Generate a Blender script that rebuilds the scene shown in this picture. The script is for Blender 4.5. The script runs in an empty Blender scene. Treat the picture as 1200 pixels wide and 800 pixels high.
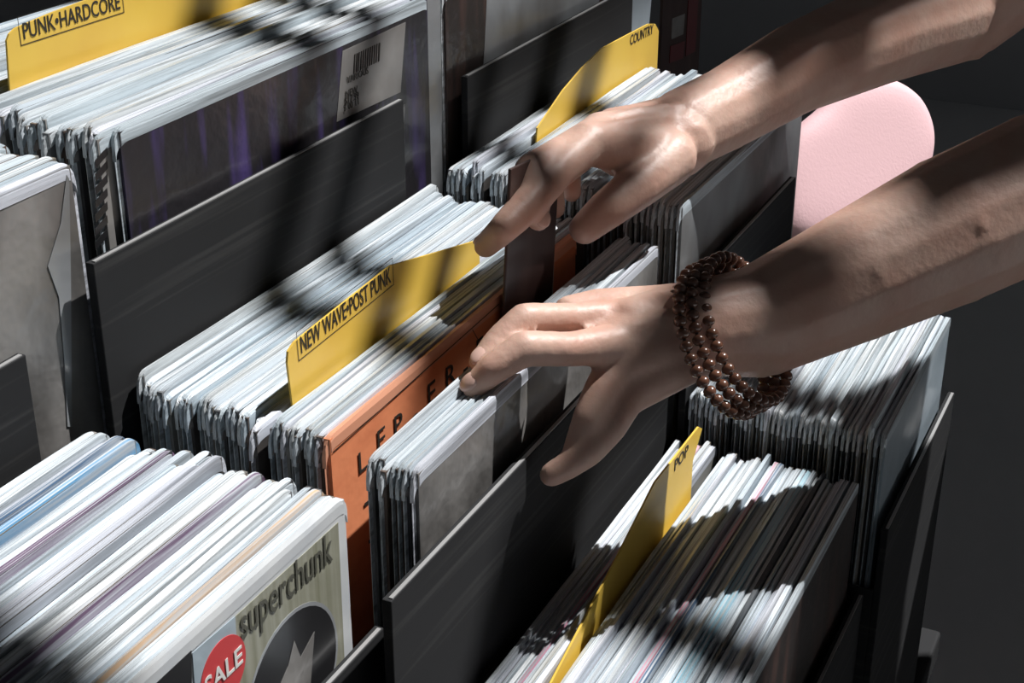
import bpy, bmesh, math, random
from mathutils import Vector, Matrix
random.seed(7)
S = bpy.context.scene
COL = S.collection
D = bpy.data

# ------------------------------------------------------------------ camera frame
FPX = 1800.0
PITCH = math.atan(860 / FPX)
TH = math.atan2(960, math.hypot(860, 1800))
CAM = Vector((0, 0, 1.31))
HD = Vector((math.cos(TH), math.sin(TH), 0))
RT = Vector((math.sin(TH), -math.cos(TH), 0))
FW = HD * math.cos(PITCH) - Vector((0, 0, 1)) * math.sin(PITCH)
UP = HD * math.sin(PITCH) + Vector((0, 0, 1)) * math.cos(PITCH)
def ray(x, y): return FW + RT * ((x - 600) / FPX) - UP * ((y - 400) / FPX)
def at_z(x, y, z):
    d = ray(x, y); return CAM + d * ((z - CAM.z) / d.z)
def at_y(x, y, Y):
    d = ray(x, y); return CAM + d * (Y / d.y)
def at_d(x, y, dep): return CAM + ray(x, y) * dep
def proj(P):
    q = Vector(P) - CAM; z = q.dot(FW)
    return 600 + FPX * q.dot(RT) / z, 400 - FPX * q.dot(UP) / z

# ------------------------------------------------------------------ materials
def mat(name, col, rough=.6, coat=0, metal=0, spec=.5, noise=None, bump=0, bscale=60, sss=0, sheen=0):
    m = D.materials.new(name); m.use_nodes = True
    nt = m.node_tree; b = nt.nodes['Principled BSDF']
    b.inputs['Base Color'].default_value = (*col, 1)
    b.inputs['Roughness'].default_value = rough
    b.inputs['Metallic'].default_value = metal
    b.inputs['Specular IOR Level'].default_value = spec
    b.inputs['Coat Weight'].default_value = coat
    b.inputs['Coat Roughness'].default_value = .15
    b.inputs['Subsurface Weight'].default_value = sss
    b.inputs['Subsurface Scale'].default_value = .01
    tc = nt.nodes.new('ShaderNodeTexCoord')
    if noise:
        col2, sc, detail, thr = noise        # second colour, (sx,sy,sz), detail, (lo,hi)
        mp = nt.nodes.new('ShaderNodeMapping'); mp.inputs['Scale'].default_value = sc
        nt.links.new(tc.outputs['Object'], mp.inputs[0])
        n = nt.nodes.new('ShaderNodeTexNoise'); n.inputs['Scale'].default_value = 1; n.inputs['Detail'].default_value = detail
        nt.links.new(mp.outputs[0], n.inputs['Vector'])
        r = nt.nodes.new('ShaderNodeMapRange'); r.inputs[1].default_value = thr[0]; r.inputs[2].default_value = thr[1]
        nt.links.new(n.outputs['Fac'], r.inputs[0])
        mx = nt.nodes.new('ShaderNodeMix'); mx.data_type = 'RGBA'
        mx.inputs[6].default_value = (*col, 1); mx.inputs[7].default_value = (*col2, 1)
        nt.links.new(r.outputs[0], mx.inputs[0]); nt.links.new(mx.outputs[2], b.inputs['Base Color'])
    if bump:
        n = nt.nodes.new('ShaderNodeTexNoise'); n.inputs['Scale'].default_value = bscale; n.inputs['Detail'].default_value = 4
        nt.links.new(tc.outputs['Object'], n.inputs['Vector'])
        bp = nt.nodes.new('ShaderNodeBump'); bp.inputs['Strength'].default_value = bump; bp.inputs['Distance'].default_value = .004
        nt.links.new(n.outputs['Fac'], bp.inputs['Height']); nt.links.new(bp.outputs[0], b.inputs['Normal'])
        nt.links.new(bp.outputs[0], b.inputs['Coat Normal'])
    return m

def ramp_mat(name, stops, scale, rough, coat=0, bump=.0, lo=.4):
    """colour picked per object by its random number, with streaks running along the sleeve"""
    m = D.materials.new(name); m.use_nodes = True
    nt = m.node_tree; b = nt.nodes['Principled BSDF']
    b.inputs['Roughness'].default_value = rough; b.inputs['Coat Weight'].default_value = coat
    b.inputs['Coat Roughness'].default_value = .2
    oi = nt.nodes.new('ShaderNodeObjectInfo')
    rp = nt.nodes.new('ShaderNodeValToRGB'); rp.color_ramp.interpolation = 'CONSTANT'
    e = rp.color_ramp.elements
    while len(e) > 1: e.remove(e[-1])
    for i, c in enumerate(stops):
        x = e[0] if i == 0 else e.new(i / len(stops))
        x.position = i / len(stops); x.color = (*c, 1)
    nt.links.new(oi.outputs['Random'], rp.inputs[0])
    tc = nt.nodes.new('ShaderNodeTexCoord'); mp = nt.nodes.new('ShaderNodeMapping'); mp.inputs['Scale'].default_value = scale
    nt.links.new(tc.outputs['Object'], mp.inputs[0])
    ad = nt.nodes.new('ShaderNodeVectorMath'); ad.operation = 'ADD'
    nt.links.new(mp.outputs[0], ad.inputs[0])
    cx = nt.nodes.new('ShaderNodeVectorMath'); cx.operation = 'SCALE'; cx.inputs[0].default_value = (37, 91, 53)
    nt.links.new(oi.outputs['Random'], cx.inputs['Scale']); nt.links.new(cx.outputs[0], ad.inputs[1])
    n = nt.nodes.new('ShaderNodeTexNoise'); n.inputs['Scale'].default_value = 1; n.inputs['Detail'].default_value = 5
    n.inputs['Roughness'].default_value = .65
    nt.links.new(ad.outputs[0], n.inputs['Vector'])
    r = nt.nodes.new('ShaderNodeMapRange'); r.inputs[1].default_value = .36; r.inputs[2].default_value = .56
    r.inputs[3].default_value = lo; r.inputs[4].default_value = 1.08
    nt.links.new(n.outputs['Fac'], r.inputs[0])
    mx = nt.nodes.new('ShaderNodeVectorMath'); mx.operation = 'SCALE'
    nt.links.new(rp.outputs[0], mx.inputs[0]); nt.links.new(r.outputs[0], mx.inputs['Scale'])
    nt.links.new(mx.outputs[0], b.inputs['Base Color'])
    if bump:
        bp = nt.nodes.new('ShaderNodeBump'); bp.inputs['Strength'].default_value = bump; bp.inputs['Distance'].default_value = .002
        nt.links.new(n.outputs['Fac'], bp.inputs['Height']); nt.links.new(bp.outputs[0], b.inputs['Normal'])
    return m

M = {}
M['black'] = mat('black_laminate', (.024, .0245, .026), .8, spec=.2, noise=((.05, .05, .05), (4, 30, 260), 3, (.55, .8)))
M['rim'] = mat('worn_rim', (.30, .30, .30), .45)
M['floor'] = mat('concrete_floor', (.80, .80, .81), .95, noise=((.84, .84, .84), (3, 3, 3), 3, (.3, .7)))
M['wall'] = mat('grey_wall', (.55, .55, .56), .95)
M['ceil'] = mat('dark_ceiling', (.12, .12, .12), .95)
M['steel'] = mat('dark_steel', (.10, .10, .10), .5)
M['cover'] = ramp_mat('record_cover', [(.10, .09, .085), (.22, .20, .17), (.05, .05, .055), (.30, .28, .26), (.14, .10, .08), (.36, .36, .34), (.08, .08, .09), (.20, .21, .22)], (8, 300, 14), .5, .6)
M['plastic'] = ramp_mat('plastic_sleeve', [(.66, .73, .78), (.57, .65, .70), (.70, .75, .78), (.62, .69, .75), (.49, .58, .65), (.72, .76, .78), (.64, .69, .73), (.65, .68, .75), (.59, .66, .71)], (5, 1500, 160), .35, .5, .25, .5)
M['plastic_blue'] = mat('blue_edge', (.13, .33, .55), .4, coat=.4, noise=((.60, .64, .68), (4, 1100, 150), 4, (.46, .60)))
M['plastic_plum'] = mat('plum_edge', (.16, .10, .17), .4, coat=.3, noise=((.60, .64, .68), (4, 1100, 150), 4, (.46, .60)))
M['plastic_navy'] = mat('navy_edge', (.10, .17, .28), .4, coat=.3, noise=((.60, .64, .68), (4, 1100, 150), 4, (.46, .60)))
M['plastic_pink'] = mat('pink_edge', (.78, .42, .52), .4, coat=.3, noise=((.60, .64, .68), (4, 1100, 150), 4, (.46, .60)))
M['plastic_red'] = mat('red_edge', (.65, .08, .16), .4, coat=.3, noise=((.60, .64, .68), (4, 1100, 150), 4, (.46, .60)))
M['plastic_sky'] = mat('sky_edge', (.42, .66, .76), .4, coat=.3, noise=((.60, .64, .68), (4, 1100, 150), 4, (.46, .60)))
M['plastic_tan'] = mat('tan_edge', (.72, .50, .32), .4, coat=.3, noise=((.60, .64, .68), (4, 1100, 150), 4, (.46, .60)))
M['plastic_dark'] = mat('dark_edge', (.05, .06, .07), .4, coat=.3)
M['clear'] = mat('clear_wrap', (.30, .31, .32), .25, coat=.8, bump=.5, bscale=22)
M['yellow'] = mat('yellow_divider', (.93, .62, .10), .4, noise=((.88, .56, .09), (20, 20, 20), 3, (.4, .7)))
M['ink'] = mat('black_ink', (.03, .025, .02), .6)
M['orange'] = mat('orange_card', (.90, .32, .15), .55, coat=.15, noise=((.78, .25, .115), (22, 22, 60), 6, (.45, .7)), bump=.25, bscale=30)
M['orange_edge'] = mat('orange_edge', (.80, .38, .24), .5)
M['greyart'] = mat('grey_sleeve', (.27, .26, .25), .32, coat=.5, noise=((.12, .115, .11), (16, 9, 9), 4, (.42, .6)), bump=.8, bscale=20)
M['silver'] = mat('silver_sleeve', (.36, .38, .40), .3, coat=.6, noise=((.14, .135, .13), (9, 9, 6), 3, (.42, .62)), bump=.7, bscale=12)
M['bluegrey'] = mat('pale_blue_sleeve', (.50, .58, .64), .35, coat=.5, noise=((.36, .44, .50), (8, 8, 6), 4, (.4, .65)), bump=.5, bscale=16)
M['darkart'] = mat('dark_purple_art', (.030, .028, .032), .35, coat=.45, noise=((.085, .06, .19), (55, 9, 7), 3, (.54, .74)), bump=.5, bscale=26)
M['brownart'] = mat('dark_brown_art', (.035, .028, .026), .4, coat=.5, noise=((.10, .055, .045), (60, 9, 6), 3, (.5, .7)), bump=.3)
M['olive'] = mat('olive_cover', (.36, .36, .29), .45, coat=.4, noise=((.22, .22, .15), (240, 9, 5), 4, (.35, .7)), bump=.15, bscale=40)
M['white'] = mat('white_paper', (.66, .68, .69), .55, noise=((.56, .59, .62), (30, 30, 30), 3, (.4, .7)))
M['redlabel'] = mat('red_sticker', (.62, .055, .06), .45)
M['palegrey'] = mat('grey_label', (.30, .29, .28), .45, coat=.4, noise=((.22, .21, .2), (30, 30, 30), 3, (.4, .7)))
M['dullprint'] = mat('dull_print', (.09, .09, .07), .5)
M['whiteink'] = mat('white_print', (.78, .77, .75), .5)
M['vinyl'] = mat('black_print', (.022, .022, .024), .3, coat=.5)
M['brown'] = mat('brown_card', (.06, .03, .026), .5, coat=.2, noise=((.10, .06, .052), (30, 30, 12), 3, (.5, .75)))
M['darkred'] = mat('dark_red_print', (.16, .035, .04), .5)
M['skin'] = mat('skin', (.68, .46, .37), .48, sss=.12, noise=((.60, .34, .26), (30, 30, 30), 4, (.35, .75)), bump=.12, bscale=190)
M['nail'] = mat('fingernail', (.70, .47, .40), .25, coat=.3)
M['bead'] = mat('brown_wood_bead', (.15, .065, .04), .25, coat=.8)
M['shirt'] = mat('pink_cotton', (.92, .60, .63), .8, bump=.08, bscale=350)
M['jacket'] = mat('black_cotton', (.05, .05, .052), .9, bump=.3, bscale=120)
M['denim'] = mat('dark_denim', (.06, .065, .08), .9, bump=.2, bscale=200)
M['hair'] = mat('dark_hair', (.03, .02, .015), .6, bump=.6, bscale=90)
M['eye'] = mat('eye_white', (.7, .7, .68), .2)
M['shoe'] = mat('shoe_leather', (.05, .04, .04), .5)

# ------------------------------------------------------------------ object helpers
def link(name, me, m=None, parent=None):
    o = D.objects.new(name, me); COL.objects.link(o)
    if m:
        if not isinstance(m, (list, tuple)): m = [m]
        for x in m: me.materials.append(x)
    if parent is not None: o.parent = parent
    return o
def tag(o, label, cat, group=None, kind=None):
    o['label'] = label; o['category'] = cat
    if group: o['group'] = group
    if kind: o['kind'] = kind
    return o
def struct(o): o['kind'] = 'structure'; return o
def bm_box(bm, a, b, mi=0):
    vs = [bm.verts.new((x, y, z)) for x in (a[0], b[0]) for y in (a[1], b[1]) for z in (a[2], b[2])]
    for f in ((0, 1, 3, 2), (4, 6, 7, 5), (0, 4, 5, 1), (2, 3, 7, 6), (0, 2, 6, 4), (1, 5, 7, 3)):
        fc = bm.faces.new([vs[i] for i in f]); fc.material_index = mi
def fin(bm, name='m', smooth=False):
    bmesh.ops.recalc_face_normals(bm, faces=bm.faces[:])
    me = D.meshes.new(name); bm.to_mesh(me); bm.free()
    if smooth:
        for p in me.polygons: p.use_smooth = True
    return me
def box(name, a, b, m, parent=None, bevel=0):
    bm = bmesh.new(); bm_box(bm, a, b)
    if bevel: bmesh.ops.bevel(bm, geom=bm.edges[:], offset=bevel, segments=2, profile=.5, affect='EDGES')
    return link(name, fin(bm, name), m, parent)
def empty(name, loc):
    o = D.objects.new(name, None); COL.objects.link(o); o.location = loc; o.empty_display_size = .05; return o
def plate(name, pts, Y, th, m, parent=None, off=(0, 0, 0)):
    """flat card standing in the plane y=Y; pts are (x,z) pairs; thickness goes back from the front face"""
    bm = bmesh.new(); ox, oy, oz = off
    f = [bm.verts.new((x - ox, Y - oy, z - oz)) for x, z in pts]
    b = [bm.verts.new((x - ox, Y + th - oy, z - oz)) for x, z in pts]
    bm.faces.new(f); bm.faces.new(b[::-1])
    n = len(pts)
    for i in range(n): bm.faces.new((f[i], f[(i + 1) % n], b[(i + 1) % n], b[i]))
    return link(name, fin(bm, name), m, parent)
def disc_pts(cx, cz, r, n=40, rx=None): return [(cx + (rx or r) * math.cos(i * math.tau / n), cz + r * math.sin(i * math.tau / n)) for i in range(n)]
def text(name, body, P, size, m, parent, sx=1.0, shear=0, bold=0, rotz=0, align='LEFT', sp=1.0):
    c = D.curves.new(name, 'FONT'); c.body = body; c.size = size; c.extrude = .0001; c.shear = shear; c.offset = bold
    c.align_x = align; c.space_character = sp; c.resolution_u = 3
    t = D.objects.new(name, c); COL.objects.link(t)
    dg = bpy.context.evaluated_depsgraph_get(); me = D.meshes.new_from_object(t.evaluated_get(dg)); D.objects.remove(t)
    mtx = Matrix.Translation(P) @ Matrix.Rotation(math.pi / 2, 4, 'X') @ Matrix.Rotation(rotz, 4, 'Z') @ Matrix.Diagonal((sx, 1, 1, 1))
    me.transform(mtx); me.materials.clear()
    return link(name, me, m, parent)
def ploc(parent): return parent.location if parent is not None else Vector((0, 0, 0))

# ------------------------------------------------------------------ records
W12 = .315
def cover_mesh(w, h, t, seed, name='record_cover'):
    rnd = random.Random(seed); bm = bmesh.new(); nx, nz = 10, 6
    a1, a2, ph = rnd.uniform(-.00015, .00015), rnd.uniform(-.0001, .0001), rnd.uniform(0, 6)
    def bow(x, z): return a1 * math.sin(math.pi * x / w) + a2 * math.sin(3 * math.pi * x / w + ph) * (z + h) / h
    F, B = [], []
    for j in range(nz + 1):
        z = -h + h * j / nz
        F.append([bm.verts.new((w * i / nx, bow(w * i / nx, z), z)) for i in range(nx + 1)])
        B.append([bm.verts.new((w * i / nx, t + bow(w * i / nx, z), z)) for i in range(nx + 1)])
    for j in range(nz):
        for i in range(nx):
            bm.faces.new((F[j][i], F[j][i + 1], F[j + 1][i + 1], F[j + 1][i]))
            bm.faces.new((B[j][i], B[j + 1][i], B[j + 1][i + 1], B[j][i + 1]))
        bm.faces.new((F[j][0], F[j + 1][0], B[j + 1][0], B[j][0]))
        bm.faces.new((F[j][nx], B[j][nx], B[j + 1][nx], F[j + 1][nx]))
    for i in range(nx):
        bm.faces.new((F[nz][i], F[nz][i + 1], B[nz][i + 1], B[nz][i]))
        bm.faces.new((F[0][i], B[0][i], B[0][i + 1], F[0][i + 1]))
    return fin(bm, name)
def lip_mesh(w, t, seed, base_z=-.006):
    """crinkled open top of the clear outer sleeve: two films that meet and part, rounded over both ends"""
    rnd = random.Random(seed * 31 + 5); bm = bmesh.new(); ext = .0035
    us = [0, .002, .005, .009, .014, .02, .028] + [.028 + (1 - .056) * i / 24 for i in range(1, 24)] + [1 - x for x in (.028, .02, .014, .009, .005, .002, 0)]
    nx = len(us) - 1; rows = []
    for s in (0, 1):
        base, top, top2 = [], [], []
        p1, p2, p3 = [rnd.uniform(0, 6) for _ in range(3)]
        for i, u in enumerate(us):
            x = -ext + (w + 2 * ext) * u
            e = max(0, 1 - min(u, 1 - u) / .028); drop = (1 - math.sqrt(max(0, 1 - e * e))) * .0085
            edge = (-.0002 if s == 0 else t + .0002)
            wav = .0003 * math.sin(u * 7 + p1) + .00016 * math.sin(u * 19 + p2)
            hgt = .0016 + .0008 * math.sin(u * 5 + p3) + rnd.uniform(-.00008, .00008)
            pin = .55 if e > .6 else 1
            base.append(bm.verts.new((x, t / 2 + (edge - t / 2) * pin, base_z - drop)))
            top.append(bm.verts.new((x, t / 2 + (edge - t / 2) * pin, -.0008 - drop)))
            top2.append(bm.verts.new((x, t / 2 + (-.40 if s == 0 else .40) * t * pin + wav * .8, hgt - drop)))
        for i in range(nx):
            bm.faces.new((base[i], base[i + 1], top[i + 1], top[i])); bm.faces.new((top[i], top[i + 1], top2[i + 1], top2[i]))
        rows.append((base, top, top2))
    (b0, t0, u0), (b1, t1, u1) = rows
    for i in range(nx): bm.faces.new((u0[i], u0[i + 1], u1[i + 1], u1[i]))
    for k in (0, nx):
        bm.faces.new((b0[k], t0[k], t1[k], b1[k])); bm.faces.new((t0[k], u0[k], u1[k], t1[k]))
    for xa, xb in ((-ext, -.0004), (w + .0004, w + ext)):      # edge films running down both ends
        bm_box(bm, (xa, t * .45, -.16), (xb, t * .55, base_z - .008))
    return fin(bm, 'plastic_sleeve')
COV, LIP = {}, {}
def get(cache, fn, key):
    if key not in cache: cache[key] = fn(*key)
    return cache[key]
def record(P, w, t, lean, yaw, seed, label, group, cat='record', lipmat=None, covmat=None, name='record_sleeve', roll=0):
    """P: front top left corner"""
    me = get(COV, cover_mesh, (w, w, round(t, 4), seed % 7))
    if not me.materials: me.materials.append(M['cover'])
    if covmat:
        me = me.copy(); me.materials.clear(); me.materials.append(covmat)
    o = D.objects.new(name, me); COL.objects.link(o)
    o.location = P; o.rotation_euler = (lean, roll, yaw)
    lm = get(LIP, lip_mesh, (w, round(t, 4), seed % 11))
    if not lm.materials: lm.materials.append(M['plastic'])
    if lipmat:
        lm = lm.copy(); lm.materials.clear(); lm.materials.append(lipmat)
    l = D.objects.new('plastic_sleeve', lm); COL.objects.link(l); l.parent = o
    tag(o, label, cat, group)
    return o

def stack(x, z, y0, y1, n, w, label, group, lean=0, jx=.004, jz=.003, special=None, skip=(), dx=0, dz=0, step_z=None):
    """records from the front (y0) to the back (y1); x: left edge (shifted dx, dz in z, towards the back)"""
    special = special or {}
    pitch = (y1 - y0) / n; t = min(.0038, pitch * .84); out = []
    for i in range(n):
        y = y0 + pitch * i
        if any(a <= y <= b for a, b in skip): continue
        u = i / max(1, n - 1)
        s = special.get(i)
        jit = random.uniform(-1, 1); jj = random.uniform(-1, 1)
        zz = z + dz * u + jz * jj; xx = x + dx * u + jx * jit
        if random.random() < .12: zz += random.choice((-.004, .004)); xx += random.choice((-.005, .004))
        if i == 0: zz, xx = z, x
        if s: zz = z + .0012; xx = x + .001
        lab, g, lm, cm = (s + (None,) * 4)[:4] if s else (label, group, None, None)
        out.append(record(Vector((xx, y, zz)), w, t, lean + random.uniform(-.0005, .0005), random.uniform(-.0008, .0008), random.randrange(1000), lab, g, lipmat=lm, covmat=cm))
    return out

ZA, ZC, ZE, ZF, ZG, ZJ = 1.078, .953, .945, .808, .966, .835

# divider depth positions, read where each card meets the record tops
y_punk = at_z(20, 103, ZA).y
y_wave = at_z(345, 472, ZC).y
y_cty = at_z(640, 160, ZG).y
y_low = at_z(750, 660, ZF).y

# stack A: upper middle column
front_a = record(Vector((.568, .487, ZA)), W12, .0036, .0, 0, 3, 'record in dark purple streaked art with a pale barcode label', None, covmat=M['darkart'])
stack(.560, ZA, .4945, .70, 44, W12, 'record in clear sleeve packed edge on in the bin of the PUNK-HARDCORE divider', 'records in the PUNK-HARDCORE bin', jx=.005, dx=.012, skip=[(y_punk - .0045, y_punk + .003)])
# wrapped grey record that sticks out left of the dark one
gw = record(Vector((.556, .4905 + .0003, ZA - .001)), W12 + .02, .0028, 0, 0, 5, 'grey striped record whose spine sticks out left behind the dark purple record', None, covmat=M['palegrey'])
# stack B: upper left column
b_front = record(Vector((.532 - W12, .488, ZA - .006)), W12, .0034, 0, 0, 2, 'record in crinkled grey plastic at the left edge of the photo, front of its bin', None, covmat=M['greyart'])
stack(.532 - W12, ZA - .006, .4925, .61, 25, W12, 'record standing behind the crinkled grey sleeve at the left edge', 'records in the upper left bin', jx=.005)
# stack C: middle
stack(.538, ZC, .3595, .4735, 30, W12, 'record in shiny clear sleeve around the NEW WAVE-POST PUNK divider', 'records in the NEW WAVE bin', jx=.003, jz=.0022, dx=.004, skip=[(y_wave - .004, y_wave + .0022)])
# stack D: lower left
sp = {33: ('record with a navy blue top edge near the back of the white lower left stack', None, M['plastic_navy']),
      31: ('record with a bright blue top edge in the white lower left stack', None, M['plastic_blue']),
      25: ('record with a plum purple top edge in the white lower left stack', None, M['plastic_plum']),
      11: ('record with a mauve top edge halfway along the white lower left stack', None, M['plastic_plum']),
      2: ('record with a tan top edge just behind the SALE sticker record', None, M['plastic_tan'])}
stack(.503 - W12, ZE + .002, .331, .4695, 38, W12, 'white edged record packed in the lower left stack behind the SALE record', 'records in the lower left bin', jx=.008, jz=.0042, special=sp)
# stack E: small group under the near hand
stack(.540, ZE, .3135, .335, 6, W12, 'record in the small grey group under the near hand', 'records in the small group under the near hand', jx=.003)
# stack F: lower middle
spf = {8: ('record with a pale blue top edge, right of the lower yellow divider', None, M['plastic_sky']),
       9: ('record with a steel blue top edge right beside the pale blue one', None, M['plastic_sky']),
       15: ('record with a pink top edge, right of the lower yellow divider', None, M['plastic_pink']),
       14: ('record with a navy top edge next to the pink one by the lower yellow divider', None, M['plastic_navy']),
       5: ('record with a black top edge near the front of the lower yellow divider stack', None, M['plastic_dark']),
       32: ('record with a rose pink top edge left of the lower yellow divider', None, M['plastic_pink']),
       28: ('record with a thin red top edge left of the lower yellow divider', None, M['plastic_red'])}
stack(.5385, ZF, .172, .2905, 38, W12, 'record with a pale edge packed around the lower yellow divider', 'records in the lower middle bin', jx=.004, jz=.003, special=spf, skip=[(y_low - .0035, y_low + .002)])
# stack G / I: right column
stack(.8745, ZG, .3045, .4705, 40, .29, 'record in clear sleeve in the bin of the COUNTRY divider, behind the far hand', 'records in the COUNTRY bin', jx=.002, skip=[(y_cty - .0045, y_cty + .002)])
record(Vector((.872, .2995, ZG)), .275, .0034, 0, 0, 4, 'silver grey record facing forward between the two arms, front of the COUNTRY bin', None, covmat=M['silver'])
# stack J: lower right, small format
stack(.8725, ZJ, .160, .288, 36, .2, 'small pale record in the lit stack below the near forearm', 'small records under the near forearm', jx=.002, jz=.003)
record(Vector((.8725, .1555, ZJ)), .2, .0036, 0, 0, 6, 'pale blue small record facing forward at the front of the stack under the near forearm', None, covmat=M['bluegrey'])
# stack K: top, right column
record(Vector((.9085, .487, ZA)), W12, .0034, 0, 0, 1, 'record with brown left side and blue grey picture at the top of the photo', None, covmat=M['brownart'])
stack(.911, ZA, .4925, .515, 4, W12, 'record behind the brown and blue grey record at the top', 'records in the top right bin', jx=.001)
# F front
record(Vector((.540, .1665, ZF)), W12, .0036, 0, 0, 6, 'dark grey record at the front of the stack with the lower yellow divider', None, covmat=M['brownart'])
# E front
front_e = record(Vector((.540, .3085, ZE)), W12, .0036, 0, 0, 5, 'glossy grey record facing forward under the near hand', None, covmat=M['greyart'])

def art(o, name, pts, m, d=.0006):
    """flat print on the front face of record o; pts in world x,z"""
    L = o.location
    return plate(name, [(x - L.x, z - L.z) for x, z in pts], -d * .5, .0003, m, o)
def art_px(o, name, pix, m, d=.0006):
    Y = o.location.y - d
    return art(o, name, [(lambda P: (P.x, P.z))(at_y(x, y, Y)) for x, y in pix], m, d)
def text_px(o, body, px, py, size, m, d=.0012, **k):
    P = at_y(px, py, o.location.y - d * .5) - o.location
    return text('lettering', body, P, size, m, o, **k)

# prints on A front
art_px(front_a, 'price_label', [(402, 60), (476, 26), (470, 108), (395, 143)], M['palegrey'])
for k in range(12):
    x = 417 + k * 2.6; w_ = random.choice((.9, 1.4, .7)); yy = 64 - (x - 417) * .47
    art_px(front_a, 'barcode', [(x, yy), (x + w_, yy - .5), (x + w_ - 1, yy + 21), (x - 1, yy + 22)], M['ink'], .0014) if k < 12 else None
for k, (s_, px, py) in enumerate((('WAVE ROCK', 407, 98), ('LP BLACK VINYL', 406, 106), ('NEW', 405, 115), ('12.99', 404, 123), ('3 PM', 403, 131))):
    if k != 1: text_px(front_a, {0: 'VARIOUS', 2: 'NEW', 3: '$17.99', 4: '3 00 11'}[k], px, py, .0062, M['ink'], d=.0014)
# clear wrap to the right of A
wr = plate('clear_wrap', [(.316, .002), (.334, .002), (.334, -.14), (.316, -.14)], .0004, .0006, M['clear'], front_a)
fr = art_px(front_a, 'printed_frame', [(464, 128), (476, 122), (468, 210), (458, 214)], M['vinyl'], .0008)
for pp in ([(474, 124), (476, 123), (469, 210), (467, 211)], [(464, 128), (476, 122), (476, 124), (464, 130)], [(458, 213), (469, 208), (469, 210), (458, 215)]):
    art_px(front_a, 'frame_line', pp, M['rim'], .0014)
for k in range(6): text_px(front_a, 'BPISXE'[k], 463 - k * .6, 146 + k * 12, .006, M['rim'], d=.0014)
# stripes on grey wrapped record left of A (diagonal)
for k in range(7):
    y = 178 + k * 16
    art_px(gw, 'stripe', [(112, y + 10), (126, y - 6), (127, y + 3), (113, y + 19)], M['vinyl'], .0004)
for k, ch in enumerate('MUSIC LP STEREO'):
    pass

art_px(b_front, 'plastic_fold', [(79, 205), (72, 262), (57, 312), (70, 348), (76, 420), (80, 500), (85, 500), (84, 330), (82, 210)], M['silver'], .0008)
# K picture
fk = [o for o in D.objects if o.get('label', '').startswith('record with brown left')][0]
art_px(fk, 'picture', [(572, -20), (568, 60), (566, 90), (700, 10), (720, -60)], M['silver'])
art_px(fk, 'edge_reflection', [(742, -30), (768, -45), (760, 40), (736, 60)], M['bluegrey'])  # pale strip painted as the reflection along the plastic's right edge

def fit_text(o, body, a, b, h, Y, m=None, bold=.00012):
    A = at_y(*a, Y); B = at_y(*b, Y); L = o.location
    t = text('lettering', body, Vector((0, 0, 0)), h, m or M['ink'], o, bold=bold)
    xs = [v.co.x for v in t.data.vertices]; d = B - A; ang = math.atan2(d.z, d.x); sc = math.hypot(d.x, d.z) / (max(xs) - min(xs))
    t.data.transform(Matrix.Translation(Vector((A.x, Y, A.z)) - L) @ Matrix.Rotation(-ang, 4, 'Y') @ Matrix.Diagonal((sc, 1, 1, 1)) @ Matrix.Translation((-min(xs), 0, 0)))
    return t

# ------------------------------------------------------------------ orange record and its neighbours
ora = record(Vector((.538, .355, ZC)), .292, .0036, -.01, 0, 2, 'orange record with spaced typewriter letters facing forward at the middle', None, covmat=M['orange'], lipmat=M['orange_edge'])
Lo = ora.location
Rl = Matrix.Rotation(.01, 3, 'X')
def ora_pt(px, py, d=.00035):
    # intersect the leaning face
    n = Matrix.Rotation(-.01, 3, 'X') @ Vector((0, -1, 0)); r_ = ray(px, py)
    tt = (Lo - CAM).dot(n) / r_.dot(n); return Rl @ (CAM + r_ * tt - Lo) + Vector((0, -d, 0))
for ch, px, py, s_ in (('L', 419, 557, .0172), ('E', 441, 531, .0172), ('P', 461, 513, .0168), ('-', 483, 497, .0168), ('E', 500, 477, .0185), ('R', 521, 457, .0185), ('-', 542, 443, .0180), ('E', 557, 424, .0185)):
    text('lettering', ch, ora_pt(px, py), s_, M['ink'], ora, sx=1.12)
for px, py in ((426, 602), (431, 645), (436, 687), (441, 735)):
    text('lettering', '-', ora_pt(px, py), .021, M['ink'], ora, sx=1.1)
def oline(a, b, w_):
    A, B = ora_pt(*a, .0004), ora_pt(*b, .0004); dd = (B - A).normalized(); nn = Vector((-dd.z, 0, dd.x)) * w_
    bm = bmesh.new(); bm.faces.new([bm.verts.new(v) for v in (A - nn, B - nn, B + nn, A + nn)]); bm2 = fin(bm)
    return link('printed_line', bm2, M['ink'], ora)
oline((389, 530), (584, 356), .00035); oline((553, 386), (566, 410), .0003)

cards = plate('white_card', [(.0, 0), (.052, 0), (.052, -.19), (0, -.19)], 0, .0012, M['white'])
cards.location = at_y(645 - 40, 300, .3515); cards.location.y = .3500
P0 = at_y(652, 258, .350); cards.location = Vector((P0.x - .048, .3522, P0.z)); cards.rotation_euler = (0, .06, 0)
tag(cards, 'narrow white card leaning beside the orange record behind the brown card', 'card')
P1 = at_y(592, 197, .3525)
brown = box('brown_card', (0, 0, -.19), (.068, .002, 0), M['brown'], None, .0008)
brown.location = Vector((P1.x, .3490, P1.z)); brown.rotation_euler = (-.0, .10, 0)
tag(brown, 'dark brown card pulled half up under the fingers of the far hand', 'card')

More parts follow.
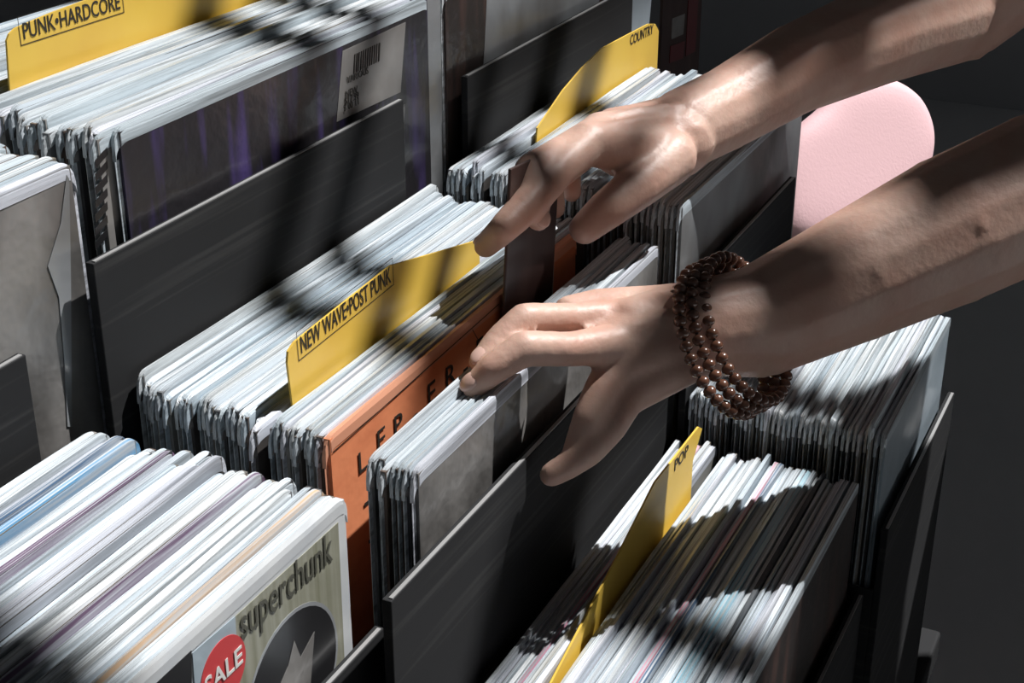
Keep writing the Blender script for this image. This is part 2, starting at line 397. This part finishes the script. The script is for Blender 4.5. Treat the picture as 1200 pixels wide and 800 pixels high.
# ------------------------------------------------------------------ SALE record (front of D)
sup = record(Vector((.503 - W12, .3262, ZE + .002)), W12, .0044, 0, 0, 6, 'white framed record with a red SALE sticker and black disc', None, covmat=M['white'], lipmat=M['white'])
L = sup.location
def S_(px, py, d=.0006):
    P = at_y(px, py, L.y - d); return (P.x, P.z)
art(sup, 'cover_picture', [S_(397, 612), S_(408, 850), S_(240, 1010), S_(150, 1050), S_(277, 722)], M['olive'])
art(sup, 'dark_panel', [S_(225, 762), S_(226, 860), S_(120, 960), S_(120, 860)], M['vinyl'], .0008)
art(sup, 'pale_panel', [S_(276, 722), S_(281, 800), S_(232, 845), S_(226, 765)], M['bluegrey'], .0009)
fit_text(sup, 'superchunk', (283, 750), (390, 655), .0225, L.y - .0007, m=M['dullprint'])
c0 = S_(262, 787); st = art(sup, 'sale_sticker', disc_pts(c0[0], c0[1], .0155), M['redlabel'], .0014)
text('lettering', 'SALE', Vector((c0[0] - L.x - .0135, -.0010, c0[1] - L.z - .0035)), .0125, M['whiteink'], sup, bold=.0002)
c1 = S_(345, 800); art(sup, 'printed_disc', disc_pts(c1[0], c1[1], .035), M['vinyl'], .0012)
art(sup, 'disc_ring', disc_pts(c1[0], c1[1], .0368), M['silver'], .0009)
art(sup, 'disc_figure', [(c1[0] - .014, c1[1] + .004), (c1[0] - .004, c1[1] + .012), (c1[0] + .002, c1[1] + .022), (c1[0] + .006, c1[1] + .010), (c1[0] + .018, c1[1] + .016), (c1[0] + .012, c1[1] - .01), (c1[0] - .01, c1[1] - .012)], M['greyart'], .0016)

# ------------------------------------------------------------------ yellow dividers
def divider(pix, Y, zb, label, th=.0012):
    top = [(lambda P: (P.x, P.z))(at_y(x, y, Y)) for x, y in pix]
    x0, x1 = top[0][0], top[-1][0]
    L = Vector(((x0 + x1) / 2, Y, zb))
    pts = top + [(x1, zb), (x0, zb)]
    o = plate('divider_card', pts[::-1], Y, th, M['yellow'], None, off=L); o.location = L
    tag(o, label, 'divider'); return o
def lab(o, body, a, b, h, Y, m=M['ink'], sx=1, frame=True, dz=0):
    """lettering between pixels a (baseline start) and b (baseline end) on the card at depth Y"""
    A = at_y(*a, Y); B = at_y(*b, Y); L = o.location
    t = text('lettering', body, Vector((0, 0, 0)), h, m, o, bold=.00006)
    xs = [v.co.x for v in t.data.vertices]; wid = max(xs) - min(xs)
    d = B - A; ang = math.atan2(d.z, d.x); sc = math.hypot(d.x, d.z) / wid
    t.data.transform(Matrix.Translation(Vector((A.x, Y - .0002, A.z)) - L) @ Matrix.Rotation(-ang, 4, 'Y') @ Matrix.Diagonal((sc, 1, 1, 1)) @ Matrix.Translation((-min(xs), 0, 0)))
    if frame:
        ux = Vector((math.cos(ang), 0, math.sin(ang))); uz = Vector((-math.sin(ang), 0, math.cos(ang))); wd = math.hypot(d.x, d.z)
        bm = bmesh.new(); lw = .0005; g = .003; O = Vector((A.x, Y - .0002, A.z)) - L
        def q(x0, z0, x1, z1): bm.faces.new([bm.verts.new(O + ux * x + uz * z) for x, z in ((x0, z0), (x1, z0), (x1, z1), (x0, z1))])
        hh = h * .72 + g
        q(-g, -g, wd + g, -g + lw); q(-g, hh, wd + g, hh + lw); q(-g, -g, -g + lw, hh); q(wd + g - lw, -g, wd + g, hh)
        link('label_frame', fin(bm), m, o)
d1 = divider([(12, 108), (8, 48), (11, 40), (18, 33), (60, 15), (140, -14), (300, -66), (330, -60), (336, -40)], y_punk, ZA - .2, 'yellow divider lettered PUNK-HARDCORE at the top left')
lab(d1, 'PUNK\u2022HARDCORE', (28, 46), (141, 10), .0125, y_punk)
d2 = divider([(346, 500), (337, 425), (338, 412), (345, 401), (400, 357), (458, 311), (500, 299), (558, 282), (562, 300)], y_wave, ZC - .2, 'yellow divider lettered NEW WAVE-POST PUNK at the middle')
lab(d2, 'NEW WAVE\u2022POST PUNK', (353, 414), (458, 330), .0135, y_wave)
d3 = divider([(628, 175), (630, 150), (660, 106), (682, 80), (705, 57), (735, 41), (760, 28), (768, 28), (772, 36), (770, 80)], y_cty, ZG - .2, 'yellow divider lettered COUNTRY above the far hand')
lab(d3, 'COUNTRY', (738, 53), (765, 39), .0115, y_cty, frame=False)
d4 = divider([(600, 930), (640, 812), (700, 698), (725, 650), (768, 565), (819, 500), (823, 502), (812, 540)], y_low, ZF - .2, 'lower yellow divider with a sloping top, below the beaded wrist')
lab(d4, 'POP', (790, 552), (806, 532), .011, y_low, frame=False)

# ------------------------------------------------------------------ bins and stand
def bin_(x0, x1, y0, y1, zb, lip, side, label, px0=None, px1=None, back=None):
    o = empty('record_bin', ((x0 + x1) / 2, y0, zb)); L = o.location
    def b(n, a, c, m=M['black']):
        return box(n, Vector(a) - L, Vector(c) - L, m, o, .0006)
    a0, a1 = px0 or x0, px1 or x1
    b('base', (x0, y0, zb), (x1, y1, zb + .008))
    fp = b('front_panel', (a0, y0 - .005, zb), (a1, y0, lip))
    box('worn_rim', Vector((a0 + .002, y0 - .0046, lip)) - L, Vector((a1 - .002, y0 - .0026, lip + .0006)) - L, M['rim'], o)
    b('back_panel', (x0, y1 - .0016, zb + .008), (x1, y1, (back or side)))
    b('side_panel', (x0, y0, zb + .008), (x0 + .0015, y1 - .004, side)); b('side_panel', (x1 - .0015, y0, zb + .008), (x1, y1 - .004, side))
    tag(o, label, 'record bin'); return o
bin_(.205, .5405, .482, .72, ZA - .334, 1.0, ZA - .15, 'black bin holding the crinkled grey records at the left edge', px0=.17, px1=at_y(17, 378, .481).x)
bin_(.5435, .9005, .481, .72, ZA - .334, 1.026, ZA - .15, 'black bin of the PUNK-HARDCORE records with its scratched front panel', px0=.526, px1=.829)
bin_(.9008, 1.228, .481, .72, ZA - .334, 1.018, ZA - .15, 'black bin at the top, behind the COUNTRY divider', px0=.918)
bin_(.172, .5175, .322, .4755, ZE - .334, .87, ZE - .15, 'black bin holding the white records in the lower left')
bin_(.529, .8665, .302, .4765, ZE - .334, .907, ZE - .11, 'black bin of the orange record and the NEW WAVE divider', px0=.492)
bin_(.8668, 1.172, .294, .4765, ZG - .334, at_y(930, 207, .291).z, ZG - .17, 'black bin holding the COUNTRY divider', px1=at_y(930, 207, .291).x)
bin_(.5285, .8633, .162, .2962, ZF - .334, .72, ZF - .11, 'black bin with the lower yellow divider')
bin_(.8635, 1.078, .151, .2945, ZJ - .334, at_y(1025, 647, .148).z, ZJ - .11, 'black bin holding the small pale records at the lower right')

st = empty('display_stand', (.68, .45, 0))
def step(n, a, c): box(n, Vector(a) - st.location, Vector(c) - st.location, M['black'], st, .003)
step('lower_shelf', (.14, .145, .44), (1.20, .296, .4725)); step('middle_shelf', (.14, .302, .55), (1.20, .478, .6095)); step('upper_shelf', (.14, .482, .70), (1.26, .74, .7425))
for x in (.14, 1.18):
    step('side_board', (x, .16, 0), (x + .02, .29, .44)); step('side_board', (x, .302, 0), (x + .02, .478, .55)); step('side_board', (x, .482, 0), (x + .02, .73, .70))
box_sp = box('shelf_spacer', Vector((.88, .296, .6095)) - st.location, Vector((1.165, .47, .631)) - st.location, M['black'], st)
box_sp2 = box('shelf_spacer', Vector((.866, .152, .4725)) - st.location, Vector((1.07, .29, .500)) - st.location, M['black'], st)
tag(st, 'black stepped stand that carries the record bins', 'display stand')

# dark red poster beyond the COUNTRY divider
pp = plate('poster', [(0, 0), (.16, 0), (.16, -.3), (0, -.3)], 0, .004, M['brown'])
P = at_y(778, -20, .7); pp.location = (P.x, .70, P.z + .02)
tag(pp, 'dark red picture board standing beyond the COUNTRY divider', 'poster')
def pq(n, pix, m): 
    Lp = pp.location; plate(n, [(lambda P: (P.x - Lp.x, P.z - Lp.z))(at_y(x, y, Lp.y)) for x, y in pix], -.001, .0008, m, pp)
pq('small_picture', [(787, 22), (802, 16), (800, 40), (786, 46)], M['palegrey']); pq('small_picture', [(785, 54), (802, 48), (800, 68), (784, 74)], M['darkred']); pq('red_band', [(806, 0), (818, -5), (814, 60), (803, 66)], M['darkred'])
box('foot', Vector((.0, -.0, -.44)), Vector((.16, .03, -.30)), M['black'], pp)

# ------------------------------------------------------------------ person
def bone(bm, a, b, ra, rb, seg=14):
    a, b = Vector(a), Vector(b); d = b - a; L_ = d.length
    q = d.to_track_quat('Z', 'Y').to_matrix().to_4x4()
    bmesh.ops.create_cone(bm, cap_ends=True, segments=seg, radius1=ra, radius2=rb, depth=L_, matrix=Matrix.Translation((a + b) / 2) @ q)
    for p, r in ((a, ra), (b, rb)): bmesh.ops.create_icosphere(bm, subdivisions=2, radius=r * 1.01, matrix=Matrix.Translation(p))
def ell(bm, c, r, q=None):
    mtx = Matrix.Translation(Vector(c)) @ (q or Matrix.Identity(4)) @ Matrix.Diagonal((*r, 1))
    bmesh.ops.create_icosphere(bm, subdivisions=3, radius=1, matrix=mtx)
def chain(bm, pts, rs):
    for i in range(len(pts) - 1): bone(bm, pts[i], pts[i + 1], rs[i], rs[i + 1])
def remesh(bm, vox, smooth, name, m, parent=None, fac=.5):
    me = fin(bm, name); o = D.objects.new('tmp', me); COL.objects.link(o)
    r = o.modifiers.new('r', 'REMESH'); r.mode = 'VOXEL'; r.voxel_size = vox
    s = o.modifiers.new('s', 'SMOOTH'); s.factor = fac; s.iterations = smooth
    dg = bpy.context.evaluated_depsgraph_get(); m2 = D.meshes.new_from_object(o.evaluated_get(dg)); D.objects.remove(o)
    m2.materials.clear()
    for p in m2.polygons: p.use_smooth = True
    return link(name, m2, m, parent)

body = bmesh.new()
p = at_d
# --- near (left) arm and hand
LW = p(815, 385, .845); LW2 = p(890, 377, .865); LE = p(1400, 145, .96)
LS = Vector((1.24, -.27, 1.20))
chain(body, [LW, LW2, p(1000, 325, .878), p(1110, 272, .895), p(1220, 222, .915), LE], [.0265, .032, .038, .044, .046, .042])
chain(body, [LE, (LE + LS) / 2 + Vector((.01, 0, -.01)), LS], [.042, .05, .06])
# palm
lm = [p(738, 374, .838), p(722, 398, .83), p(722, 430, .828), p(736, 462, .83)]   # index..little knuckles
lw = [p(805, 362, .85), p(800, 380, .842), p(800, 400, .838), p(805, 420, .84)]
for a, b, r in zip(lm, lw, (.0125, .013, .0125, .0115)): bone(body, a, b, r, r * 1.25)
bone(body, p(760, 395, .842), p(812, 388, .85), .017, .023)
def finger(pts, rs): chain(body, pts, rs)
finger([p(738, 371, .845), p(672, 373, .830), p(614, 374, .812), p(584, 399, .806), p(563, 424, .800)], [.0112, .0088, .0090, .0078, .0066])
finger([p(728, 402, .828), p(668, 409, .806), p(614, 408, .792), p(578, 432, .788), p(555, 453, .790)], [.0118, .0094, .0097, .0083, .0069])
finger([lm[2], p(702, 462, .818), p(690, 492, .812), p(680, 515, .812), p(674, 530, .812)], [.0115, .0095, .0092, .0080, .0070])
finger([lm[3], p(716, 500, .818), p(690, 528, .81), p(664, 546, .808), p(646, 556, .806)], [.0105, .0088, .0085, .0076, .0068])
tu = (Vector((0, 0, 1)) * .8 - FW * .5).normalized()
def tendon(a, b, h0, h1, h2):
    chain(body, [a + tu * h0, a.lerp(b, .5) + tu * h1, b + tu * h2], [.0042, .0040, .0036])
tendon(p(738, 371, .845), p(812, 372, .85), .0085, .0158, .020); tendon(p(728, 402, .828), p(812, 388, .848), .0085, .0158, .021); tendon(p(722, 430, .828), p(812, 402, .845), .008, .014, .019)
# thumb on the far side of the palm, folded forward along it
finger([p(792, 362, .858), p(752, 358, .86), p(700, 358, .855), p(664, 362, .848)], [.0150, .0115, .0098, .0075])
# --- far (right) arm and hand
RW = p(800, 152, .99); RE = p(1125, 12, 1.20); RS = Vector((1.45, -.02, 1.24))
chain(body, [RW, p(850, 128, 1.02), p(930, 82, 1.06), p(1030, 40, 1.13), RE], [.0265, .0275, .031, .037, .040])
chain(body, [RE, (RE + RS) / 2, RS], [.041, .05, .06])
rm = [p(690, 168, .915), p(703, 156, .940), p(718, 148, .985), p(734, 144, 1.0)]
rw = [p(775, 178, .965), p(780, 160, .975), p(785, 148, .99), p(790, 140, 1.0)]
for a, b, r in zip(rm, rw, (.0135, .0135, .0125, .0115)): bone(body, a, b, r, r * 1.45)
bone(body, p(725, 178, .955), p(795, 165, .98), .016, .024)
finger([rm[0], p(652, 202, .885), p(618, 240, .860), p(591, 267, .846), p(569, 288, .868)], [.0125, .0105, .0104, .0086, .0072])
finger([rm[1], p(660, 178, .905), p(622, 200, .876), p(622, 232, .866), p(631, 257, .868)], [.0125, .0102, .0102, .0086, .0072])
tendon(rm[0], p(790, 166, .98), .009, .0165, .020); tendon(rm[1], p(792, 154, .985), .009, .0165, .020)
finger([rm[2], p(680, 166, .975), p(648, 186, .965), p(646, 218, .962), p(650, 244, .962)], [.0120, .0098, .0096, .0082, .0070])
finger([rm[3], p(700, 162, .995), p(672, 180, .99), p(668, 206, .985), p(670, 226, .982)], [.0105, .0088, .0084, .0074, .0064])
finger([p(785, 185, .955), p(748, 218, .93), p(712, 245, .915), p(685, 268, .912)], [.0175, .0140, .0122, .0098])
# --- torso, neck, head, legs
HIP = Vector((1.56, -.31, .92)); CH = Vector((1.41, -.19, 1.15)); NK = Vector((1.36, -.17, 1.28)); HD_ = Vector((1.285, -.12, 1.395))
BR = Matrix.Rotation(-.53, 4, 'Z')
ell(body, HIP, (.12, .16, .13), BR); ell(body, (HIP + CH) / 2, (.105, .14, .16), BR); ell(body, CH, (.11, .165, .13), BR)
bone(body, CH, LS, .075, .055); bone(body, CH, RS, .075, .055); bone(body, NK - Vector((-.02, 0, .06)), HD_, .062, .052)
fd = Vector((-.62, .36, -.69)).normalized()                      # looks down at the records
hz = Vector((-.1, 0, 1)).cross(fd).cross(fd).normalized(); hz = -hz if hz.z < 0 else hz
hx = fd.cross(hz).normalized()
HM = Matrix((hx, fd, hz)).transposed().to_4x4()
def hp(x, y, z): return HD_ + hx * x + fd * y + hz * z
ell(body, hp(0, -.01, .02), (.073, .092, .10), HM); ell(body, hp(0, .022, -.045), (.055, .065, .065), HM); ell(body, hp(0, .07, -.095), (.024, .02, .018), HM)
bone(body, hp(0, .082, .02), hp(0, .104, -.018), .008, .012); ell(body, hp(0, .085, -.055), (.024, .01, .006), HM); ell(body, hp(0, .083, -.068), (.02, .01, .007), HM)
for s in (-1, 1):
    ell(body, hp(s * .075, -.005, -.005), (.009, .02, .032), HM); ell(body, hp(s * .032, .078, .034), (.022, .01, .006), HM); ell(body, hp(s * .045, .06, -.02), (.02, .02, .018), HM)
    ft = HIP + Vector((.02 + s * .05, s * .085, -.83)); kn = HIP + Vector((s * .045, s * .08, -.42)); hj = HIP + Vector((s * .04, s * .07, -.05))
    chain(body, [hj, kn, ft], [.085, .058, .042]); bone(body, ft + Vector((.03, 0, -.04)), ft + Vector((-.12, .07, -.055)), .036, .03)
person = remesh(body, .0024, 3, 'person', M['skin'])
tag(person, 'person in black leaning in and flicking through the records with both hands', 'person')

# shirt
sh = bmesh.new()
ell(sh, HIP + Vector((0, 0, .02)), (.140, .178, .15), BR); ell(sh, (HIP + CH) / 2, (.125, .160, .17), BR); ell(sh, CH, (.125, .18, .135), BR)
bone(sh, CH, LS, .09, .07); bone(sh, CH, RS, .09, .07)
bone(sh, LS, LS.lerp(LE, .55), .072, .062); bone(sh, RS, RS.lerp(RE, .55), .072, .060)
shirt = remesh(sh, .006, 6, 'shirt', M['jacket'], person)
# trousers, shoes, hair, eyes
tr = bmesh.new(); ell(tr, HIP - Vector((0, 0, .05)), (.135, .172, .12), BR)
for s in (-1, 1):
    ft = HIP + Vector((.02 + s * .05, s * .085, -.83)); kn = HIP + Vector((s * .045, s * .08, -.42)); hj = HIP + Vector((s * .04, s * .07, -.05))
    chain(tr, [hj, kn, ft], [.098, .075, .066])
trs = remesh(tr, .008, 4, 'dark_trousers', M['denim'], person)
for s in (-1, 1):
    so = bmesh.new(); ft = HIP + Vector((.02 + s * .05, s * .085, -.878)); bone(so, ft + Vector((.035, -.02, .002)), ft + Vector((-.125, .075, -.002)), .046, .040)
    bmesh.ops.scale(so, vec=(1, 1, .9), verts=so.verts[:]); remesh(so, .006, 3, 'shoe', M['shoe'], person)
hr = bmesh.new(); ell(hr, hp(0, -.022, .035), (.081, .092, .098), HM); ell(hr, hp(0, -.05, -.03), (.07, .06, .06), HM); remesh(hr, .005, 2, 'hair', M['hair'], person)
for s in (-1, 1):
    e = bmesh.new(); ell(e, hp(s * .032, .074, .02), (.012, .012, .012)); link('eye', fin(e, 'eye', True), M['eye'], person)
# fingernails
def nail(tip, prev, r):
    tip, prev = Vector(tip), Vector(prev); d = (tip - prev).normalized(); up_ = (Vector((0, 0, 1)) * .7 - FW * .25); up_ = (up_ - d * up_.dot(d)).normalized(); sd_ = d.cross(up_)
    Mx = Matrix((d, sd_, up_)).transposed().to_4x4(); b = bmesh.new(); ell(b, tip - d * .001 + up_ * r * .72, (.0065, r * .72, .0022), Mx); link('fingernail', fin(b, 'fingernail', True), M['nail'], person)
nail(p(569, 288, .868), p(591, 267, .846), .0072); nail(p(555, 453, .790), p(578, 432, .788), .0069); nail(p(563, 424, .800), p(584, 399, .806), .0066); nail(p(631, 257, .868), p(622, 232, .866), .0072)

# pink padded chair standing beyond the bins, its back turned to the camera
BP = at_d(1010, 185, 1.50); bn = Vector((-.42, -.74, .52)).normalized()
def on_bag(x, y):
    d = ray(x, y); return CAM + d * ((BP - CAM).dot(bn) / d.dot(bn))
outl = [(985, 96), (1003, 92), (1025, 90), (1044, 92), (1062, 100), (1077, 112), (1089, 134), (1095, 160), (1092, 190), (1080, 225), (1055, 262), (1020, 290), (980, 300), (945, 295), (905, 280), (900, 220), (915, 165), (940, 142), (958, 128)]
for _ in range(2): outl = [((a_[0] * u_ + b_[0] * (1 - u_)), (a_[1] * u_ + b_[1] * (1 - u_))) for a_, b_ in zip(outl, outl[1:] + outl[:1]) for u_ in (.75, .25)]
pts = [on_bag(*q_) for q_ in outl]; cen = sum(pts, Vector()) / len(pts)
chair = empty('padded_chair', Vector((cen.x + .12, cen.y + .2, 0))); cl = cen - chair.location
bm = bmesh.new(); K = 10; rings = {1: [], -1: []}
for sgn in (1, -1):
    for k in range(K + 1):
        f = k / K; hgt = .016 * math.sqrt(max(0, 1 - f ** 6)) * sgn
        if k == 0: rings[sgn].append([bm.verts.new(cl + bn * hgt)]); continue
        if k == K and sgn == -1: rings[sgn].append(rings[1][K]); continue
        rings[sgn].append([bm.verts.new(cl + (P_ - cen) * f + bn * hgt) for P_ in pts])
    R_ = rings[sgn]; n_ = len(pts)
    for k in range(K):
        for i_ in range(n_):
            j_ = (i_ + 1) % n_
            if k == 0: bm.faces.new((R_[0][0], R_[1][i_], R_[1][j_]))
            else: bm.faces.new((R_[k][i_], R_[k + 1][i_], R_[k + 1][j_], R_[k][j_]))
link('backrest', fin(bm, 'backrest', True), M['shirt'], chair)
zl = min(q_.z for q_ in pts) - .0; zs = .43
box('seat', (-.19, -.16, zs), (.21, .24, zs + .07), M['shirt'], chair, .02)
for sx_, sy_ in ((-.16, -.13), (.18, -.13), (-.16, .21), (.18, .21)): box('leg', (sx_ - .014, sy_ - .014, 0), (sx_ + .014, sy_ + .014, zs), M['steel'], chair, .003)
bm = bmesh.new()
for k_ in (-1, 1):
    d_ = Vector((k_ * .035, 0, 0)); bone_a = cl + Vector((0, 0, zl - cen.z + .05)) + d_; bone_b = Vector((-.06 + k_ * .04, -.13, zs + .01))
    dd = bone_b - bone_a; bmesh.ops.create_cone(bm, cap_ends=True, segments=10, radius1=.010, radius2=.010, depth=dd.length, matrix=Matrix.Translation((bone_a + bone_b) / 2) @ dd.to_track_quat('Z', 'Y').to_matrix().to_4x4())
link('back_support', fin(bm), M['steel'], chair)
tag(chair, 'pink padded chair with a rounded back seen between the two forearms', 'chair')

# bracelets
ax = (p(940, 352, .885) - LW2).normalized()
def bracelet(center, R1, R2, n, r, label, tilt=0, grp=None):
    o = empty('bracelet', center)
    a = (ax - FW * 1.05 * tilt).normalized(); v = (Vector((0, 0, 1)) - a * a.z).normalized(); w_ = a.cross(v)
    bm = bmesh.new()
    N = 48; ring = []
    for i in range(N):
        t_ = i * math.tau / N; c = v * math.cos(t_) * R1 + w_ * math.sin(t_) * R2; rad = c.normalized()
        ring.append([bm.verts.new(c + rad * .001 * math.cos(k * math.tau / 6) + a * .001 * math.sin(k * math.tau / 6)) for k in range(6)])
    for i in range(N):
        for k in range(6): bm.faces.new((ring[i][k], ring[i][(k + 1) % 6], ring[(i + 1) % N][(k + 1) % 6], ring[(i + 1) % N][k]))
    link('cord', fin(bm, 'cord', True), M['ink'], o)
    bb = bmesh.new(); bmesh.ops.create_uvsphere(bb, u_segments=16, v_segments=10, radius=r); bmesh.ops.scale(bb, vec=(1, 1, .86), verts=bb.verts[:])
    bme = fin(bb, 'bead', True); bme.materials.append(M['bead'])
    for i in range(n):
        t_ = i * math.tau / n; c = v * math.cos(t_) * R1 + w_ * math.sin(t_) * R2; tg = (-v * math.sin(t_) * R1 + w_ * math.cos(t_) * R2).normalized()
        bo = D.objects.new('bead', bme); COL.objects.link(bo); bo.parent = o; bo.location = c; bo.rotation_mode = 'QUATERNION'; bo.rotation_quaternion = tg.to_track_quat('Z', 'Y')
    tag(o, label, 'bracelet'); return o
for k, (off, lb) in enumerate(((-.012, 'brown wooden bead bracelet nearest the hand on the near wrist'), (-.0025, 'middle one of the three brown bead strands on the near wrist'), (.0075, 'brown wooden bead bracelet furthest up the near forearm'))):
    bracelet(LW2 + ax * (off - .018), .0420, .0480, 38, .0037, lb, tilt=1)

# ------------------------------------------------------------------ room
def room(name, a, c, m): return struct(box(name, a, c, m))
room('floor', (-1.5, -2.5, -.05), (4.5, 3.5, 0), M['floor'])
room('wall_back', (-1.5, 3.5, 0), (4.5, 3.6, 2.9), M['wall'])
room('wall_right', (4.5, -2.5, 0), (4.6, 3.6, 2.9), M['wall'])
SUN = Vector((.48, -.30, .825)).normalized()
CZ = 2.9
def up_to_ceiling(P, z=CZ): return P + SUN * ((z - P.z) / SUN.z)
# added unseen skylight: opening and bars laid out to shape the sun patch
x0, y0, x1, y1 = 1.46, -.80, 2.84, .08
bm = bmesh.new()
bm_box(bm, (-1.5, -2.5, CZ), (x0, 3.6, CZ + .1)); bm_box(bm, (x1, -2.5, CZ), (4.6, 3.6, CZ + .1)); bm_box(bm, (x0, -2.5, CZ), (x1, y0, CZ + .1)); bm_box(bm, (x0, y1, CZ), (x1, 3.6, CZ + .1))
struct(link('ceiling', fin(bm), M['ceil']))
wf = empty('shade_frame_1', ((x0 + x1) / 2, (y0 + y1) / 2, CZ)); struct(wf)
Lw = wf.location
def wbar(a, c): box('shadow_bar', Vector(a) - Lw, Vector(c) - Lw, M['steel'], wf)
def slant(wc, wd, ya, yb):          # added bar casting a shadow band, slightly slanted across the opening
    bm = bmesh.new(); vs = []
    for z in (CZ, CZ + .03):
        for y in (ya, yb):
            for sx_ in (-1, 1): vs.append(bm.verts.new((wc + .22 * (y + .4) + sx_ * wd / 2 - Lw.x, y - Lw.y, z - Lw.z)))
    for f in ((0, 1, 3, 2), (4, 6, 7, 5), (0, 4, 5, 1), (2, 3, 7, 6), (0, 2, 6, 4), (1, 5, 7, 3)): bm.faces.new([vs[k] for k in f])
    link('shadow_bar', fin(bm), M['steel'], wf)
for a_ in ((1.440, .10, y0, y1), (1.770, .024, -.365, y1), (1.838, .014, -.365, y1), (1.914, .034, y0, -.445), (2.020, .020, -.365, -.21), (2.137, .034, y0, -.21)): slant(*a_)
slant(2.30, .80, -.21, -.203); slant(1.90, .26, -.372, -.365); slant(2.02, .24, -.452, -.445)
def shade_board(a, b, wa, wb):       # tapering board added out of view to shade the forearms and fingers
    a, b = Vector((*a, 0)), Vector((*b, 0)); n = (b - a).normalized(); n = Vector((-n.y, n.x, 0)); bm = bmesh.new(); vs = []
    for z in (CZ + .01, CZ + .02):
        for q_ in (a - n * wa, a + n * wa, b + n * wb, b - n * wb): vs.append(bm.verts.new((q_.x - Lw.x, q_.y - Lw.y, z - Lw.z)))
    for f in ((0, 1, 2, 3), (4, 5, 6, 7), (0, 1, 5, 4), (1, 2, 6, 5), (2, 3, 7, 6), (3, 0, 4, 7)): bm.faces.new([vs[k] for k in f])
    link('shade_panel', fin(bm), M['steel'], wf)
shade_board((1.935, -.535), (2.26, -.80), .026, .072)
shade_board((1.79, -.465), (1.89, -.465), .020, .020)
shade_board((1.80, -.354), (1.94, -.382), .010, .016)
shade_board((2.055, -.395), (2.44, -.500), .026, .046)

sl = D.lights.new('sun', 'SUN'); sl.energy = 6.0; sl.angle = math.radians(.7); sl.color = (1, .985, .97)
so = D.objects.new('sun', sl); COL.objects.link(so); so.rotation_euler = SUN.to_track_quat('Z', 'Y').to_euler(); so.location = (2, -2, 5)
w = D.worlds.new('World'); S.world = w; w.use_nodes = True
bg = w.node_tree.nodes['Background']; bg.inputs[0].default_value = (.86, .93, 1, 1); bg.inputs[1].default_value = .047

cam = D.cameras.new('camera'); cam.sensor_width = 36; cam.lens = FPX / 1200 * 36; cam.clip_start = .02
co = D.objects.new('camera', cam); COL.objects.link(co); co.location = CAM
co.rotation_euler = Matrix((RT, UP, -FW)).transposed().to_euler()
S.camera = co
S.view_settings.view_transform = 'Standard'; S.view_settings.look = 'None'; S.view_settings.gamma = 1; S.view_settings.exposure = 0
S.view_settings.use_curve_mapping = False
S.cycles.use_denoising = True
